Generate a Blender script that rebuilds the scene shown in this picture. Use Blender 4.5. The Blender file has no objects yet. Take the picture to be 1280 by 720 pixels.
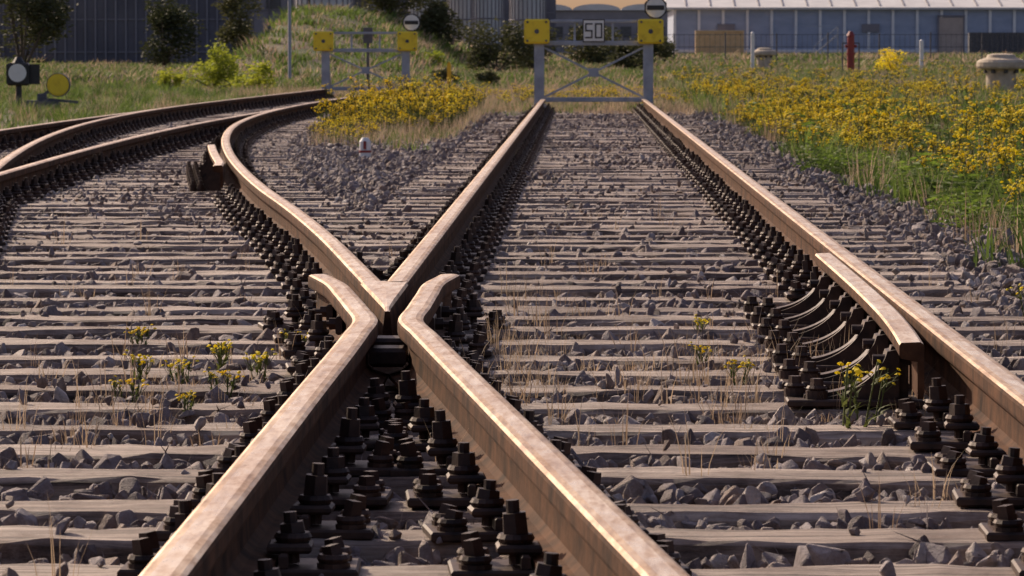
import bpy, bmesh, math, random
import numpy as np
from mathutils import Vector, Matrix, noise
random.seed(7); rng=np.random.default_rng(7)
S=bpy.context.scene
COL=S.collection
H=0.715

# ------------------------------------------------------------------ materials
def newmat(name):
    m=bpy.data.materials.new(name); m.use_nodes=True
    nt=m.node_tree; b=nt.nodes['Principled BSDF']
    return m,nt,b
def N(nt,t,**k):
    n=nt.nodes.new(t)
    for a,v in k.items(): setattr(n,a,v)
    return n
def ramp(nt,fac,stops):
    r=N(nt,'ShaderNodeValToRGB')
    e=r.color_ramp.elements
    while len(e)<len(stops): e.new(0.5)
    for i,(p,c) in enumerate(stops):
        e[i].position=p; e[i].color=(*c,1)
    nt.links.new(fac,r.inputs['Fac']); return r.outputs['Color']
def coords(nt,scale=(1,1,1),kind='Object'):
    tc=N(nt,'ShaderNodeTexCoord'); mp=N(nt,'ShaderNodeMapping')
    mp.inputs['Scale'].default_value=scale
    nt.links.new(tc.outputs[kind],mp.inputs['Vector']); return mp.outputs['Vector']
def nz(nt,vec,scale,detail=5,rough=0.6):
    n=N(nt,'ShaderNodeTexNoise'); n.inputs['Scale'].default_value=scale
    n.inputs['Detail'].default_value=detail; n.inputs['Roughness'].default_value=rough
    nt.links.new(vec,n.inputs['Vector']); return n.outputs['Fac']
def mixc(nt,f,a,b,mode='MIX'):
    m=N(nt,'ShaderNodeMix',data_type='RGBA',blend_type=mode)
    if isinstance(f,(int,float)): m.inputs[0].default_value=f
    else: nt.links.new(f,m.inputs[0])
    for s,v in ((6,a),(7,b)):
        if isinstance(v,tuple): m.inputs[s].default_value=(*v,1)
        else: nt.links.new(v,m.inputs[s])
    return m.outputs[2]
def bump(nt,b,h,strength,dist=0.01):
    bp=N(nt,'ShaderNodeBump'); bp.inputs['Strength'].default_value=strength
    bp.inputs['Distance'].default_value=dist
    nt.links.new(h,bp.inputs['Height']); nt.links.new(bp.outputs[0],b.inputs['Normal'])
def simple(name,c1,c2,scale=6,rough=0.7,metal=0,bs=0.3,bd=0.004,vs=(1,1,1),p=(0.3,0.7),spec=.5):
    m,nt,b=newmat(name)
    v=coords(nt,vs); f=nz(nt,v,scale)
    nt.links.new(ramp(nt,f,[(p[0],c1),(p[1],c2)]),b.inputs['Base Color'])
    b.inputs['Roughness'].default_value=rough; b.inputs['Metallic'].default_value=metal
    b.inputs['Specular IOR Level'].default_value=spec
    if bs: bump(nt,b,nz(nt,v,scale*5),bs,bd)
    return m

# rail head: worn steel with a thin rust film, streaked lengthwise
def mk_head(name,lo,mid,hi,metal,r0,r1):
    m,nt,b=newmat(name)
    v=coords(nt,(1,.10,1)); f=nz(nt,v,55,5,0.6)
    v2=coords(nt,(1,.3,1)); g=nz(nt,v2,24,8,0.75)
    v3=coords(nt,(1,1,1)); h=nz(nt,v3,1.1,5,0.65)
    c=ramp(nt,f,[(0.30,lo),(0.47,mid),(0.68,hi)])
    c2=ramp(nt,g,[(0.32,(0.40,0.24,0.15)),(0.50,(0.95,0.9,0.84)),(0.7,(1,1,1))])
    c3=ramp(nt,h,[(0.35,(0.66,0.54,0.45)),(0.6,(1,1,1))])
    c=mixc(nt,0.7,c,c2,'MULTIPLY'); c=mixc(nt,.8,c,c3,'MULTIPLY')
    nt.links.new(c,b.inputs['Base Color'])
    b.inputs['Metallic'].default_value=metal
    rr=ramp(nt,g,[(0.3,(r0,)*3),(.6,(r1,)*3)]); nt.links.new(rr,b.inputs['Roughness'])
    bump(nt,b,g,0.25,0.002); return m
M_HEAD=mk_head('rail_head_steel',(0.30,0.19,0.115),(0.54,0.39,0.26),(0.78,0.63,0.46),.4,.65,.38)
M_SHINE=mk_head('rail_running_band',(0.50,0.36,0.25),(0.76,0.61,0.45),(0.95,0.85,0.71),.5,.55,.25)
M_RUST=simple('rail_rust',(0.022,0.010,0.006),(0.135,0.062,0.031),9,0.85,0,0.6,0.003,spec=.12)
M_DARK=simple('fastener_dark_rust',(0.014,0.009,0.008),(0.085,0.046,0.032),18,0.55,0.15,0.5,0.002,spec=.35)
def mk_wood():
    m,nt,b=newmat('weathered_sleeper_wood')
    v=coords(nt,(1.1,52,14)); f=nz(nt,v,1.0,8,0.75)
    v2=coords(nt,(0.5,1.66,0.4)); g=nz(nt,v2,1.0,3,0.6)
    v3=coords(nt,(1,1,1)); h=nz(nt,v3,3.5,6,0.7)
    c=ramp(nt,f,[(0.36,(0.05,0.034,0.027)),(0.44,(0.27,0.21,0.175)),(0.57,(0.55,0.455,0.39)),(0.74,(0.80,0.70,0.62))])
    t=ramp(nt,g,[(0.32,(0.40,0.30,0.25)),(0.62,(1,0.98,0.96))])
    s=ramp(nt,h,[(0.37,(0.28,0.19,0.145)),(0.55,(1,1,1))])
    c=mixc(nt,0.85,c,t,'MULTIPLY'); c=mixc(nt,0.85,c,s,'MULTIPLY')
    nt.links.new(c,b.inputs['Base Color']); b.inputs['Roughness'].default_value=0.62
    bump(nt,b,f,1.0,0.010); return m
M_WOOD=mk_wood()
def mk_rock():
    m,nt,b=newmat('ballast_stone')
    oi=N(nt,'ShaderNodeObjectInfo')
    c=ramp(nt,oi.outputs['Random'],[(0.0,(0.16,0.13,0.13)),(0.3,(0.35,0.305,0.32)),(0.6,(0.50,0.455,0.465)),(0.78,(0.36,0.27,0.22)),(0.9,(0.48,0.41,0.375)),(1.0,(0.80,0.76,0.74))])
    v=coords(nt); g=nz(nt,v,1.6,5,0.7)
    s=ramp(nt,g,[(0.3,(0.45,0.38,0.35)),(0.7,(1.1,1.05,1.03))])
    nt.links.new(mixc(nt,0.85,c,s,'MULTIPLY'),b.inputs['Base Color'])
    b.inputs['Roughness'].default_value=0.75
    bump(nt,b,nz(nt,v,5,5,0.7),0.6,0.15); return m
M_ROCK=mk_rock()
def leafmat(name,ca,cb,trans=0.35):
    m,nt,b=newmat(name)
    oi=N(nt,'ShaderNodeObjectInfo'); v=coords(nt); f=nz(nt,v,3.0,3)
    ad=N(nt,'ShaderNodeMath',operation='ADD'); nt.links.new(oi.outputs['Random'],ad.inputs[0]); nt.links.new(f,ad.inputs[1])
    ml=N(nt,'ShaderNodeMath',operation='MULTIPLY'); nt.links.new(ad.outputs[0],ml.inputs[0]); ml.inputs[1].default_value=0.5
    c=ramp(nt,ml.outputs[0],[(0.2,ca),(0.8,cb)])
    nt.links.new(c,b.inputs['Base Color']); b.inputs['Roughness'].default_value=0.7
    tr=N(nt,'ShaderNodeBsdfTranslucent'); nt.links.new(c,tr.inputs['Color'])
    mx=N(nt,'ShaderNodeMixShader'); mx.inputs[0].default_value=trans
    nt.links.new(b.outputs[0],mx.inputs[1]); nt.links.new(tr.outputs[0],mx.inputs[2])
    nt.links.new(mx.outputs[0],nt.nodes['Material Output'].inputs['Surface']); return m
M_GRASS=leafmat('green_grass',(0.045,0.08,0.016),(0.17,0.24,0.05),0.5)
M_HERB=leafmat('green_herb_leaves',(0.06,0.10,0.02),(0.19,0.28,0.04),0.5)
M_DRY=leafmat('dry_grass',(0.26,0.18,0.12),(0.55,0.42,0.29),0.4)
M_STEM=leafmat('weed_stem',(0.07,0.10,0.025),(0.17,0.19,0.05),0.4)
M_FLOW=leafmat('yellow_blossom',(0.88,0.70,0.02),(0.96,0.86,0.06),0.45)
M_LEAFD=leafmat('dark_foliage',(0.035,0.045,0.018),(0.12,0.12,0.045),0.3)
M_LEAFL=leafmat('light_foliage',(0.24,0.29,0.03),(0.55,0.55,0.06),0.5)
M_BARK=simple('bark',(0.05,0.04,0.03),(0.14,0.11,0.09),8,0.9)
M_STEEL=simple('blue_grey_painted_steel',(0.24,0.26,0.32),(0.40,0.43,0.50),5,0.5,0.1,0.2)
M_STEELD=simple('dark_grey_steel',(0.05,0.05,0.06),(0.13,0.13,0.15),5,0.6,0.1,0.2)
M_YEL=simple('yellow_paint',(0.66,0.42,0.02),(0.92,0.66,0.03),7,0.45,0,0.2,0.004,(1,1,1),(0.25,0.5))
M_WHITE=simple('white_paint',(0.72,0.70,0.68),(0.84,0.83,0.81),5,0.6,0,0.1)
M_BLACK=simple('black_paint',(0.012,0.012,0.014),(0.035,0.033,0.036),6,0.5,0,0.1)
M_CONC=simple('beige_concrete',(0.36,0.29,0.22),(0.60,0.51,0.40),5,0.85,0,0.4)
M_RED=simple('dark_red_paint',(0.20,0.025,0.025),(0.36,0.05,0.04),5,0.5,0,0.1)
M_ORANGE=simple('orange_paint',(0.85,0.42,0.02),(0.95,0.55,0.03),5,0.5,0,0.1)
M_TAN=simple('tan_container_paint',(0.66,0.42,0.20),(0.80,0.56,0.31),1.5,0.6,0,0.1)
M_GATE=simple('brown_gate',(0.42,0.34,0.30),(0.50,0.41,0.36),1.5,0.7,0,0.0)
M_ROOFW=simple('pale_roof',(0.52,0.51,0.52),(0.68,0.67,0.67),0.4,0.6,0,0.0)
M_BLUE=simple('blue_grey_cladding',(0.31,0.37,0.51),(0.42,0.48,0.62),0.35,0.6,0,0.0,0.01,(1,1,2.5))
M_COLW=simple('pale_column',(0.70,0.70,0.73),(0.82,0.82,0.84),1,0.6,0,0)
M_GREYA=simple('dark_cladding',(0.10,0.095,0.115),(0.17,0.16,0.185),0.5,0.7,0,0)
M_GREYB=simple('grey_purple_wall',(0.19,0.18,0.205),(0.28,0.265,0.29),0.4,0.8,0,0)
M_SILO=simple('silo_metal',(0.42,0.43,0.46),(0.58,0.59,0.62),0.6,0.45,0.3,0)
M_GLASS=simple('dark_window',(0.03,0.035,0.045),(0.07,0.08,0.1),1,0.2,0,0)

# ------------------------------------------------------------------ mesh builder
class MB:
    def __init__(s): s.v=[];s.f=[];s.m=[]
    def add(s,vs,fs,mi=0):
        o=len(s.v); s.v+= [tuple(p) for p in vs]
        s.f+=[tuple(i+o for i in f) for f in fs]; s.m+=[mi]*len(fs)
    def box(s,c,d,mi=0,R=None,bev=0.0):
        hx,hy,hz=d[0]/2,d[1]/2,d[2]/2
        if bev>0:
            b=min(bev,hx*.9,hy*.9,hz*.9); vs=[]
            ring=lambda z,ix:[(-hx+ix,-hy+ix,z),(hx-ix,-hy+ix,z),(hx-ix,hy-ix,z),(-hx+ix,hy-ix,z)]
            vs=ring(-hz,b)+ring(-hz+b,0)+ring(hz-b,0)+ring(hz,b)
            fs=[(3,2,1,0),(12,13,14,15)]
            for k in range(3):
                for i in range(4):
                    a=k*4+i;bb=k*4+(i+1)%4; fs.append((a,bb,bb+4,a+4))
        else:
            vs=[(x,y,z) for z in(-hz,hz) for x,y in((-hx,-hy),(hx,-hy),(hx,hy),(-hx,hy))]
            fs=[(3,2,1,0),(4,5,6,7),(0,1,5,4),(1,2,6,5),(2,3,7,6),(3,0,4,7)]
        vs=[Vector(p) for p in vs]
        if R is not None: vs=[R@p for p in vs]
        c=Vector(c); s.add([p+c for p in vs],fs,mi)
    def cyl(s,p0,p1,r0,r1=None,n=10,mi=0,caps=True):
        r1=r0 if r1 is None else r1
        p0=Vector(p0);p1=Vector(p1);d=(p1-p0)
        q=d.to_track_quat('Z','Y'); vs=[]
        for p,r in((p0,r0),(p1,r1)):
            for i in range(n):
                a=2*math.pi*i/n; vs.append(p+q@Vector((r*math.cos(a),r*math.sin(a),0)))
        fs=[(i,(i+1)%n,n+(i+1)%n,n+i) for i in range(n)]
        if caps: fs+=[tuple(range(n-1,-1,-1)),tuple(range(n,2*n))]
        s.add(vs,fs,mi)
    def beam(s,p0,p1,w,h,mi=0):
        p0=Vector(p0);p1=Vector(p1);d=p1-p0
        q=d.to_track_quat('Z','Y').to_matrix()
        s.box((p0+p1)/2,(w,h,d.length),mi,q)
    def torus(s,c,R,r,n=12,k=5,mi=0,zs=1.0):
        vs=[];fs=[]
        for i in range(n):
            a=2*math.pi*i/n
            for j in range(k):
                b=2*math.pi*j/k; rr=R+r*math.cos(b)
                vs.append((c[0]+rr*math.cos(a),c[1]+rr*math.sin(a),c[2]+zs*r*math.sin(b)))
        for i in range(n):
            for j in range(k):
                fs.append((i*k+j,((i+1)%n)*k+j,((i+1)%n)*k+(j+1)%k,i*k+(j+1)%k))
        s.add(vs,fs,mi)
    def prism(s,poly,axis,t,c=(0,0,0),mi=0):
        n=len(poly);vs=[]
        for sg in(-t/2,t/2):
            for a,b in poly:
                vs.append((a+c[0],sg+c[1],b+c[2]) if axis=='y' else (sg+c[0],a+c[1],b+c[2]))
        fs=[tuple(range(n)),tuple(range(2*n-1,n-1,-1))]+[(i,i+n,(i+1)%n+n,(i+1)%n) for i in range(n)]
        s.add(vs,fs,mi)
    def mesh(s,name,mats,smooth=False):
        me=bpy.data.meshes.new(name); me.from_pydata(s.v,[],s.f)
        for m in mats: me.materials.append(m)
        me.polygons.foreach_set('material_index',s.m)
        if smooth: me.polygons.foreach_set('use_smooth',[True]*len(s.f))
        bm=bmesh.new(); bm.from_mesh(me); bmesh.ops.recalc_face_normals(bm,faces=bm.faces); bm.to_mesh(me); bm.free()
        me.update(); return me
    def obj(s,name,mats,parent=None,loc=(0,0,0),rz=0,smooth=False,link=True):
        o=bpy.data.objects.new(name,s.mesh(name,mats,smooth)); o.location=loc; o.rotation_euler[2]=rz
        if link: COL.objects.link(o)
        if parent: o.parent=parent
        return o
def empty(name,loc=(0,0,0),rz=0):
    e=bpy.data.objects.new(name,None); e.location=loc; e.rotation_euler[2]=rz; e.empty_display_size=.3
    COL.objects.link(e); return e

# ------------------------------------------------------------------ instancing
def scatter(name,pts,rots,scls,idx,protos):
    n=len(pts)
    me=bpy.data.meshes.new(name); me.vertices.add(n)
    me.vertices.foreach_set('co',np.asarray(pts,dtype=np.float32).ravel())
    for an,arr in(('rot',rots),('scl',scls)):
        a=me.attributes.new(an,'FLOAT_VECTOR','POINT'); a.data.foreach_set('vector',np.asarray(arr,dtype=np.float32).ravel())
    a=me.attributes.new('idx','INT','POINT'); a.data.foreach_set('value',np.asarray(idx,dtype=np.int32))
    ob=bpy.data.objects.new(name,me); COL.objects.link(ob)
    c=bpy.data.collections.new(name+'_kinds')
    for i,p in enumerate(protos):
        p.name='%s_kind_%02d'%(name,i); c.objects.link(p)
    ng=bpy.data.node_groups.new(name+'_nodes','GeometryNodeTree')
    ng.interface.new_socket('Geometry',in_out='INPUT',socket_type='NodeSocketGeometry')
    ng.interface.new_socket('Geometry',in_out='OUTPUT',socket_type='NodeSocketGeometry')
    gi=ng.nodes.new('NodeGroupInput');go=ng.nodes.new('NodeGroupOutput')
    ip=ng.nodes.new('GeometryNodeInstanceOnPoints'); ci=ng.nodes.new('GeometryNodeCollectionInfo')
    ci.inputs['Collection'].default_value=c; ci.inputs['Separate Children'].default_value=True; ci.inputs['Reset Children'].default_value=True
    L=ng.links.new
    L(gi.outputs[0],ip.inputs['Points']); L(ci.outputs[0],ip.inputs['Instance']); ip.inputs['Pick Instance'].default_value=True
    for an,dt,sk in(('rot','FLOAT_VECTOR','Rotation'),('scl','FLOAT_VECTOR','Scale'),('idx','INT','Instance Index')):
        na=ng.nodes.new('GeometryNodeInputNamedAttribute'); na.data_type=dt; na.inputs['Name'].default_value=an
        L(na.outputs['Attribute'],ip.inputs[sk])
    L(ip.outputs[0],go.inputs[0])
    md=ob.modifiers.new('instances','NODES'); md.node_group=ng
    return ob

# ------------------------------------------------------------------ rail paths  X(Y)
def herm(pts):
    ys=np.array([p[0] for p in pts],float); xs=np.array([p[1] for p in pts],float)
    m=np.gradient(xs,ys)
    def f(y):
        y=np.clip(np.asarray(y,float),ys[0],ys[-1]); i=np.clip(np.searchsorted(ys,y,side='right')-1,0,len(ys)-2)
        h=ys[i+1]-ys[i]; t=(y-ys[i])/h
        return (2*t**3-3*t**2+1)*xs[i]+(t**3-2*t**2+t)*h*m[i]+(-2*t**3+3*t**2)*xs[i+1]+(t**3-t**2)*h*m[i+1]
    return f
AL=-0.575; AR=0.932
XB=lambda y:-0.453-(y-11.7)*0.1
BRf=herm([(2,XB(2)),(6,XB(6)),(10,XB(10)),(14,XB(14)),(17,XB(17)),(20,-1.31),(23,-1.66),(27,-2.09),(31.2,-2.50),(37.1,-3.00),(43.2,-3.40),(50,-3.67),(58,-3.78),(66,-3.70),(75,-3.53),(84,-3.37)])
CRf=herm([(12,-2.75),(20,-3.2),(26.4,-3.45),(32,-3.64),(39.7,-3.81),(47,-3.84),(53,-3.80),(58,-3.785)])
def off(f,d):
    def g(y):
        y=np.asarray(y,float); s=(f(y+.1)-f(y-.1))/.2
        return f(y)+d*np.sqrt(1+s*s)
    return g
BLf=off(BRf,-1.507); CLf=off(CRf,-1.507)

PROF=[(-.0625,-.149),(-.0625,-.139),(-.022,-.128),(-.009,-.116),(-.0075,-.09),(-.0075,-.065),(-.010,-.054),(-.034,-.043),(-.036,-.036),(-.036,-.012),(-.0335,-.005),(-.026,-.0012),(-.014,.0002),(.014,.0004),
 (.026,-.0012),(.0335,-.005),(.036,-.012),(.036,-.036),(.034,-.043),(.010,-.054),(.0075,-.065),(.0075,-.09),(.009,-.116),(.022,-.128),(.0625,-.139),(.0625,-.149)]
GPROF=[(.010,-.12),(.010,-.03),(-.030,-.022),(-.034,-.015),(-.034,.010),(-.030,.016),(.016,.018),(.024,.013),(.026,.006),(.026,-.10),(.024,-.12)]
def sweep(mb,path,prof,top,dz=0):
    n=len(prof); P=[Vector((x,y,0)) for x,y in path]; vs=[];
    for i,p in enumerate(P):
        t=(P[min(i+1,len(P)-1)]-P[max(i-1,0)]).normalized(); r=Vector((t.y,-t.x,0))
        for u,v in prof: vs.append((p.x+r.x*u,p.y+r.y*u,v+dz))
    o=len(mb.v); mb.v+=vs
    for i in range(len(P)-1):
        for j in range(n):
            k=(j+1)%n
            mb.f.append((o+i*n+j,o+i*n+k,o+(i+1)*n+k,o+(i+1)*n+j))
            mb.m.append(top.get(j,1))
    mb.f.append(tuple(o+j for j in range(n))); mb.m.append(1)
    mb.f.append(tuple(o+(len(P)-1)*n+j for j in range(n-1,-1,-1))); mb.m.append(1)
TOP={10:0,11:0,12:2,13:0,14:0}; GTOP={4:0,5:2,6:0,7:0}
RM=[M_HEAD,M_RUST,M_SHINE]
def rail(name,f,y0,y1,parent,dz=0,step=.5,prof=PROF,top=TOP):
    ys=np.arange(y0,y1+step*.5,step); mb=MB(); sweep(mb,[(float(f(y)),float(y)) for y in ys],prof,top,dz)
    return mb.obj(name,RM,parent)
cst=lambda c:(lambda y:c+0*np.asarray(y,float))
tA=empty('railway_track'); tB=empty('railway_track'); tC=empty('railway_track')
rail('right_rail',cst(AR),2,66,tA,step=2)
rail('left_rail',cst(AL),13.66,66,tA,step=2)
rail('right_rail',BRf,13.62,84,tB,-.002)
rail('left_rail',BLf,2,84,tB)
rail('right_rail',CRf,12,55,tC,-.004)
rail('left_rail',CLf,12,55,tC,-.004)
# wing rails (near rails of the crossing)
fr=empty('railway_crossing_frog')
wl=herm([(2,AL),(6,AL),(9,AL),(11.2,AL),(11.75,AL-.004),(12.3,-.630),(13,-.700),(13.6,-.764),(14.1,-.842)])
wr=herm([(2,XB(2)),(6,XB(6)),(9,XB(9)),(11.2,XB(11.2)),(11.75,-.457),(12.3,-.457),(13,-.457),(13.6,-.455),(14.1,-.425)])
rail('left_wing_rail',wl,2,14.1,fr,step=.1); rail('right_wing_rail',wr,2,14.1,fr,.001,step=.1)
# V nose
gB=lambda y:-.489-(y-11.7)*.1
gA=-.539
mb=MB(); ys=[12.28,12.4,12.7,13.0,13.35,13.7]; vs=[];m=9
for y in ys:
    a=gB(y)if y>12.28 else gB(12.28)-.002; b=gA; z=0 if y>12.5 else -.004*(12.7-y)/.42
    if y==12.28: a=(gB(y)+gA)/2-.007; b=a+.014; z=-.010
    mid=(a+b)/2
    vs+=[(a-.012,y,-.149),(a-.004,y,-.05),(a,y,-.012),(a+min(.005,(b-a)*.2),y,z-.002),(mid,y,z-.001),(b-min(.005,(b-a)*.2),y,z-.002),(b,y,-.012),(b+.004,y,-.05),(b+.012,y,-.149)]
mb.v+=vs
for i in range(len(ys)-1):
    for j in range(8):
        mb.f.append((i*m+j,i*m+j+1,(i+1)*m+j+1,(i+1)*m+j)); mb.m.append(2 if 3<=j<=4 else (0 if j in(2,5) else 1))
mb.f.append(tuple(range(m)));mb.m.append(1); mb.f.append(tuple(range((len(ys)-1)*m,len(ys)*m)));mb.m.append(1)
mb.obj('nose',RM,fr)
# filler blocks + through bolts in throat
mb=MB()
for y in(9.3,10.2,11.0,11.6,12.0,12.9,13.5):
    a=float(wl(y));b=float(wr(y))
    if y in(11.6,12.0):
        mb.box(((a+b)/2,y,-.090),(b-a-.03,.14,.05),0,bev=.010)
    for xx,sg in((a,-1),(b,1)):
        mb.cyl((xx+sg*.006,y,-.085),(xx+sg*.052,y,-.085),.019,n=6); mb.cyl((xx+sg*.045,y,-.085),(xx+sg*.075,y,-.085),.010,n=8)
    mb.box((b+.018,y,-.085),(.02,.20,.055),0,bev=.006); mb.box((a-.018,y,-.085),(.02,.20,.055),0,bev=.006)
mb.obj('filler_blocks',[M_DARK],fr)

# guard rail of straight track
gd=empty('guard_rail')
gf=herm([(10.55,.797),(11.0,.812),(11.6,.826),(12.5,.836),(14.2,.842),(15.3,.842)])
ys=np.arange(10.55,15.31,.12); mb=MB(); sweep(mb,[(float(gf(y)),float(y)) for y in ys],GPROF,GTOP); mb.obj('guard_bar',RM,gd)
SL0=9.2-0.6*12
mb=MB()
gy=[SL0+.6*k for k in range(60)]; gy=[y for y in gy if 10.7<y<15.2]
for y in gy:
    gx=float(gf(y))
    pl=[(gx+.004,-.018)]
    for t in np.linspace(0,1,13): pl.append((gx-.038-.19*t**1.4,-.020-.118*(1-(1-t)**1.9)))
    pl+= [(gx-.255,-.142),(gx-.26,-.166),(gx+.004,-.166)]
    mb.prism(pl,'y',.062,(0,y,0))
    pl2=[(gx-.02,-.026)]+[(a-.012,b-.012) for a,b in pl[1:14]]+[(gx-.25,-.165),(gx-.02,-.165)]
    mb.prism(pl2,'y',.105,(0,y,0))
    mb.box((gx-.13,y,-.160),(.34,.18,.018),0,bev=.004)
    for dx in(.225,.275):
        yy=y+.045*(1 if dx>.25 else -1)
        mb.cyl((gx-dx,yy,-.152),(gx-dx,yy,-.130),.028,n=12); mb.torus((gx-dx,yy,-.124),.02,.007,10,5); mb.cyl((gx-dx,yy,-.130),(gx-dx,yy,-.100),.018,.016,n=6)
    mb.cyl((gx-.085,y-.02,-.055),(gx+.03,y-.02,-.055),.014,n=8)
mb.obj('guard_rail_chairs',[M_DARK],gd)
# second guard rail beside curved rail
gd2=empty('guard_rail')
g2=lambda y:BRf(y)-.036-.045-.03-.03*np.clip((28-np.asarray(y,float))/1.0,0,1)**1.5
ys=np.arange(26.9,33,.2); mb=MB(); sweep(mb,[(float(g2(y)),float(y)) for y in ys],GPROF,GTOP); mb.obj('guard_bar',RM,gd2)
mb=MB()
for y in [SL0+.6*k for k in range(60)]:
    if not(27.3<y<33): continue
    gx=float(g2(y))
    pl=[(gx+.004,-.04)]+[(gx-.030-.12*t**1.5,-.05-.10*(1-(1-t)**2.2)) for t in np.linspace(0,1,7)]+[(gx-.18,-.166),(gx+.004,-.166)]
    mb.prism(pl,'y',.05,(0,y,0))
    for dx in(.12,.17):
        mb.cyl((gx-dx,y-.05,-.17),(gx-dx,y-.05,-.125),.022,n=8); mb.cyl((gx-dx,y-.05,-.125),(gx-dx,y-.05,-.10),.014,n=6)
mb.obj('guard_rail_chairs',[M_DARK],gd2)

# ------------------------------------------------------------------ sleepers
class Slp:
    v=[];f=[]
def sleeper(x0,x1,y,slope=0.0,w=.235,zt=-.170,h=.15):
    L=x1-x0; n=max(3,int(L/.07) if y<26 else int(L/.3)); xs=np.linspace(x0,x1,n+1)
    w=w*random.uniform(.88,1.08); dz=random.uniform(-.008,.003); jy=random.uniform(-.03,.03); tilt=random.uniform(-.007,.007)
    o=len(Slp.v); sd=random.random()*100
    for i,x in enumerate(xs):
        r=lambda k,a:(noise.noise(Vector((x*2.2,sd+k*7.7,0)))*1.3+noise.noise(Vector((x*9,sd+k*7.7,5))) )*a
        yc=y+jy+slope*(x-(x0+x1)/2)+tilt*(x-(x0+x1)/2)
        z=zt+dz
        b=.012
        for (u,v) in((-w/2,z-h),(-w/2+r(1,.009),z-b+r(2,.006)),(-w/2+b+r(1,.012),z+r(3,.006)),(-w/6,z+r(4,.004)),(w/6,z+r(5,.004)),(w/2-b+r(6,.012),z+r(7,.006)),(w/2+r(6,.006),z-b),(w/2,z-h)):
            Slp.v.append((x,yc+u,v))
    for i in range(n):
        for j in range(7): Slp.f.append((o+i*8+j,o+(i+1)*8+j,o+(i+1)*8+j+1,o+i*8+j+1))
    Slp.f.append(tuple(o+j for j in range(8))); Slp.f.append(tuple(o+n*8+7-j for j in range(8)))
intervals=[]
k=0;y=SL0
while y<84:
    if y<24.4:
        segs=[(float(BLf(y))-.55+random.uniform(-.1,.05),1.52+random.uniform(-.12,.12),0)]
        if y>14: segs[0]=(max(segs[0][0],-9),segs[0][1],0)
        if y>17: segs=[(float(CLf(y))-.5,segs[0][1],0)]
    elif y<56:
        segs=[(float(CLf(y))-.55,float(BRf(y))+.55+random.uniform(-.05,.05),.02),(-1.14+random.uniform(-.04,.04),1.48+random.uniform(-.05,.05),0)]
    else:
        segs=[(float(BLf(y))-.55,float(BRf(y))+.55,0)]
        if y<66: segs.append((-1.14,1.48,0))
    for a,b,s in segs:
        if y>24.4 and a<-2 and b>-1.16: b=-1.2
        sleeper(a,b,y,s); intervals.append((y,a,b))
    y+=.6
me=bpy.data.meshes.new('railway_sleepers'); me.from_pydata(Slp.v,[],Slp.f); me.materials.append(M_WOOD)
bm=bmesh.new(); bm.from_mesh(me); bmesh.ops.recalc_face_normals(bm,faces=bm.faces); bm.to_mesh(me); bm.free()
COL.objects.link(bpy.data.objects.new('railway_sleepers',me))
sly=np.array([i[0] for i in intervals])

# ------------------------------------------------------------------ rail fasteners
fps=[]
for hh,sk_ in((1.0,.0),(1.12,.006),(.92,-.005)):
    mb=MB()
    mb.box((.10,0,.009),(.20,.165,.018),0,bev=.004)
    mb.box((.074,0,.028),(.016,.14,.024),0,bev=.003)
    mb.box((.083,sk_,.046),(.076,.078,.016),0,bev=.005)
    mb.cyl((.088,sk_,.02),(.088+sk_,sk_,.110*hh),.0115,n=8)
    mb.torus((.088,sk_,.062),.024,.0085,14,6)
    mb.cyl((.088,sk_,.068),(.088+sk_*.5,sk_,.092*hh),.024,.022,n=6)
    for sy in(-.050,.050):
        mb.cyl((.158,sy,.016),(.158,sy,.026),.028,n=12); mb.torus((.158,sy,.033),.021,.0075,12,6)
        mb.cyl((.158,sy,.030),(.158+sk_,sy,.058*hh),.018,.015,n=4)
    fps.append(mb.obj('f',[M_DARK],link=False))
rails=[(cst(AL),13.66,66,),(cst(AR),2,66),(BRf,13.62,84),(BLf,2,84),(CRf,12,50),(CLf,12,50),(wl,2,14.1),(wr,2,14.1)]
pts=[];rots=[];scl=[]
seen=sorted(set(round(v,3) for v in sly))
for y in seen:
    act=[(float(f(y)),float((f(y+.1)-f(y-.1))/.2)) for f,a,b in rails if a<=y<=b]
    xs=[a[0] for a in act]
    for x,sl in act:
        for sg in(-1,1):
            if any(0<(xo-x)*sg<.24 for xo in xs): continue
            if sg==-1 and abs(x-AR)<.01 and 10.6<y<15.3: continue
            if sg==-1 and 26.5<y<33 and abs(x-float(BRf(y)))<.01: continue
            pts.append((x,y+random.uniform(-.015,.015),-.170+random.uniform(-.001,.001)))
            rots.append((0,0,-math.atan(sl)+(math.pi if sg<0 else 0)+random.uniform(-.04,.04))); scl.append((1,random.uniform(.95,1.08),random.uniform(.9,1.12)))
scatter('rail_fasteners',pts,rots,scl,rng.integers(0,3,len(pts)),fps)

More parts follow.
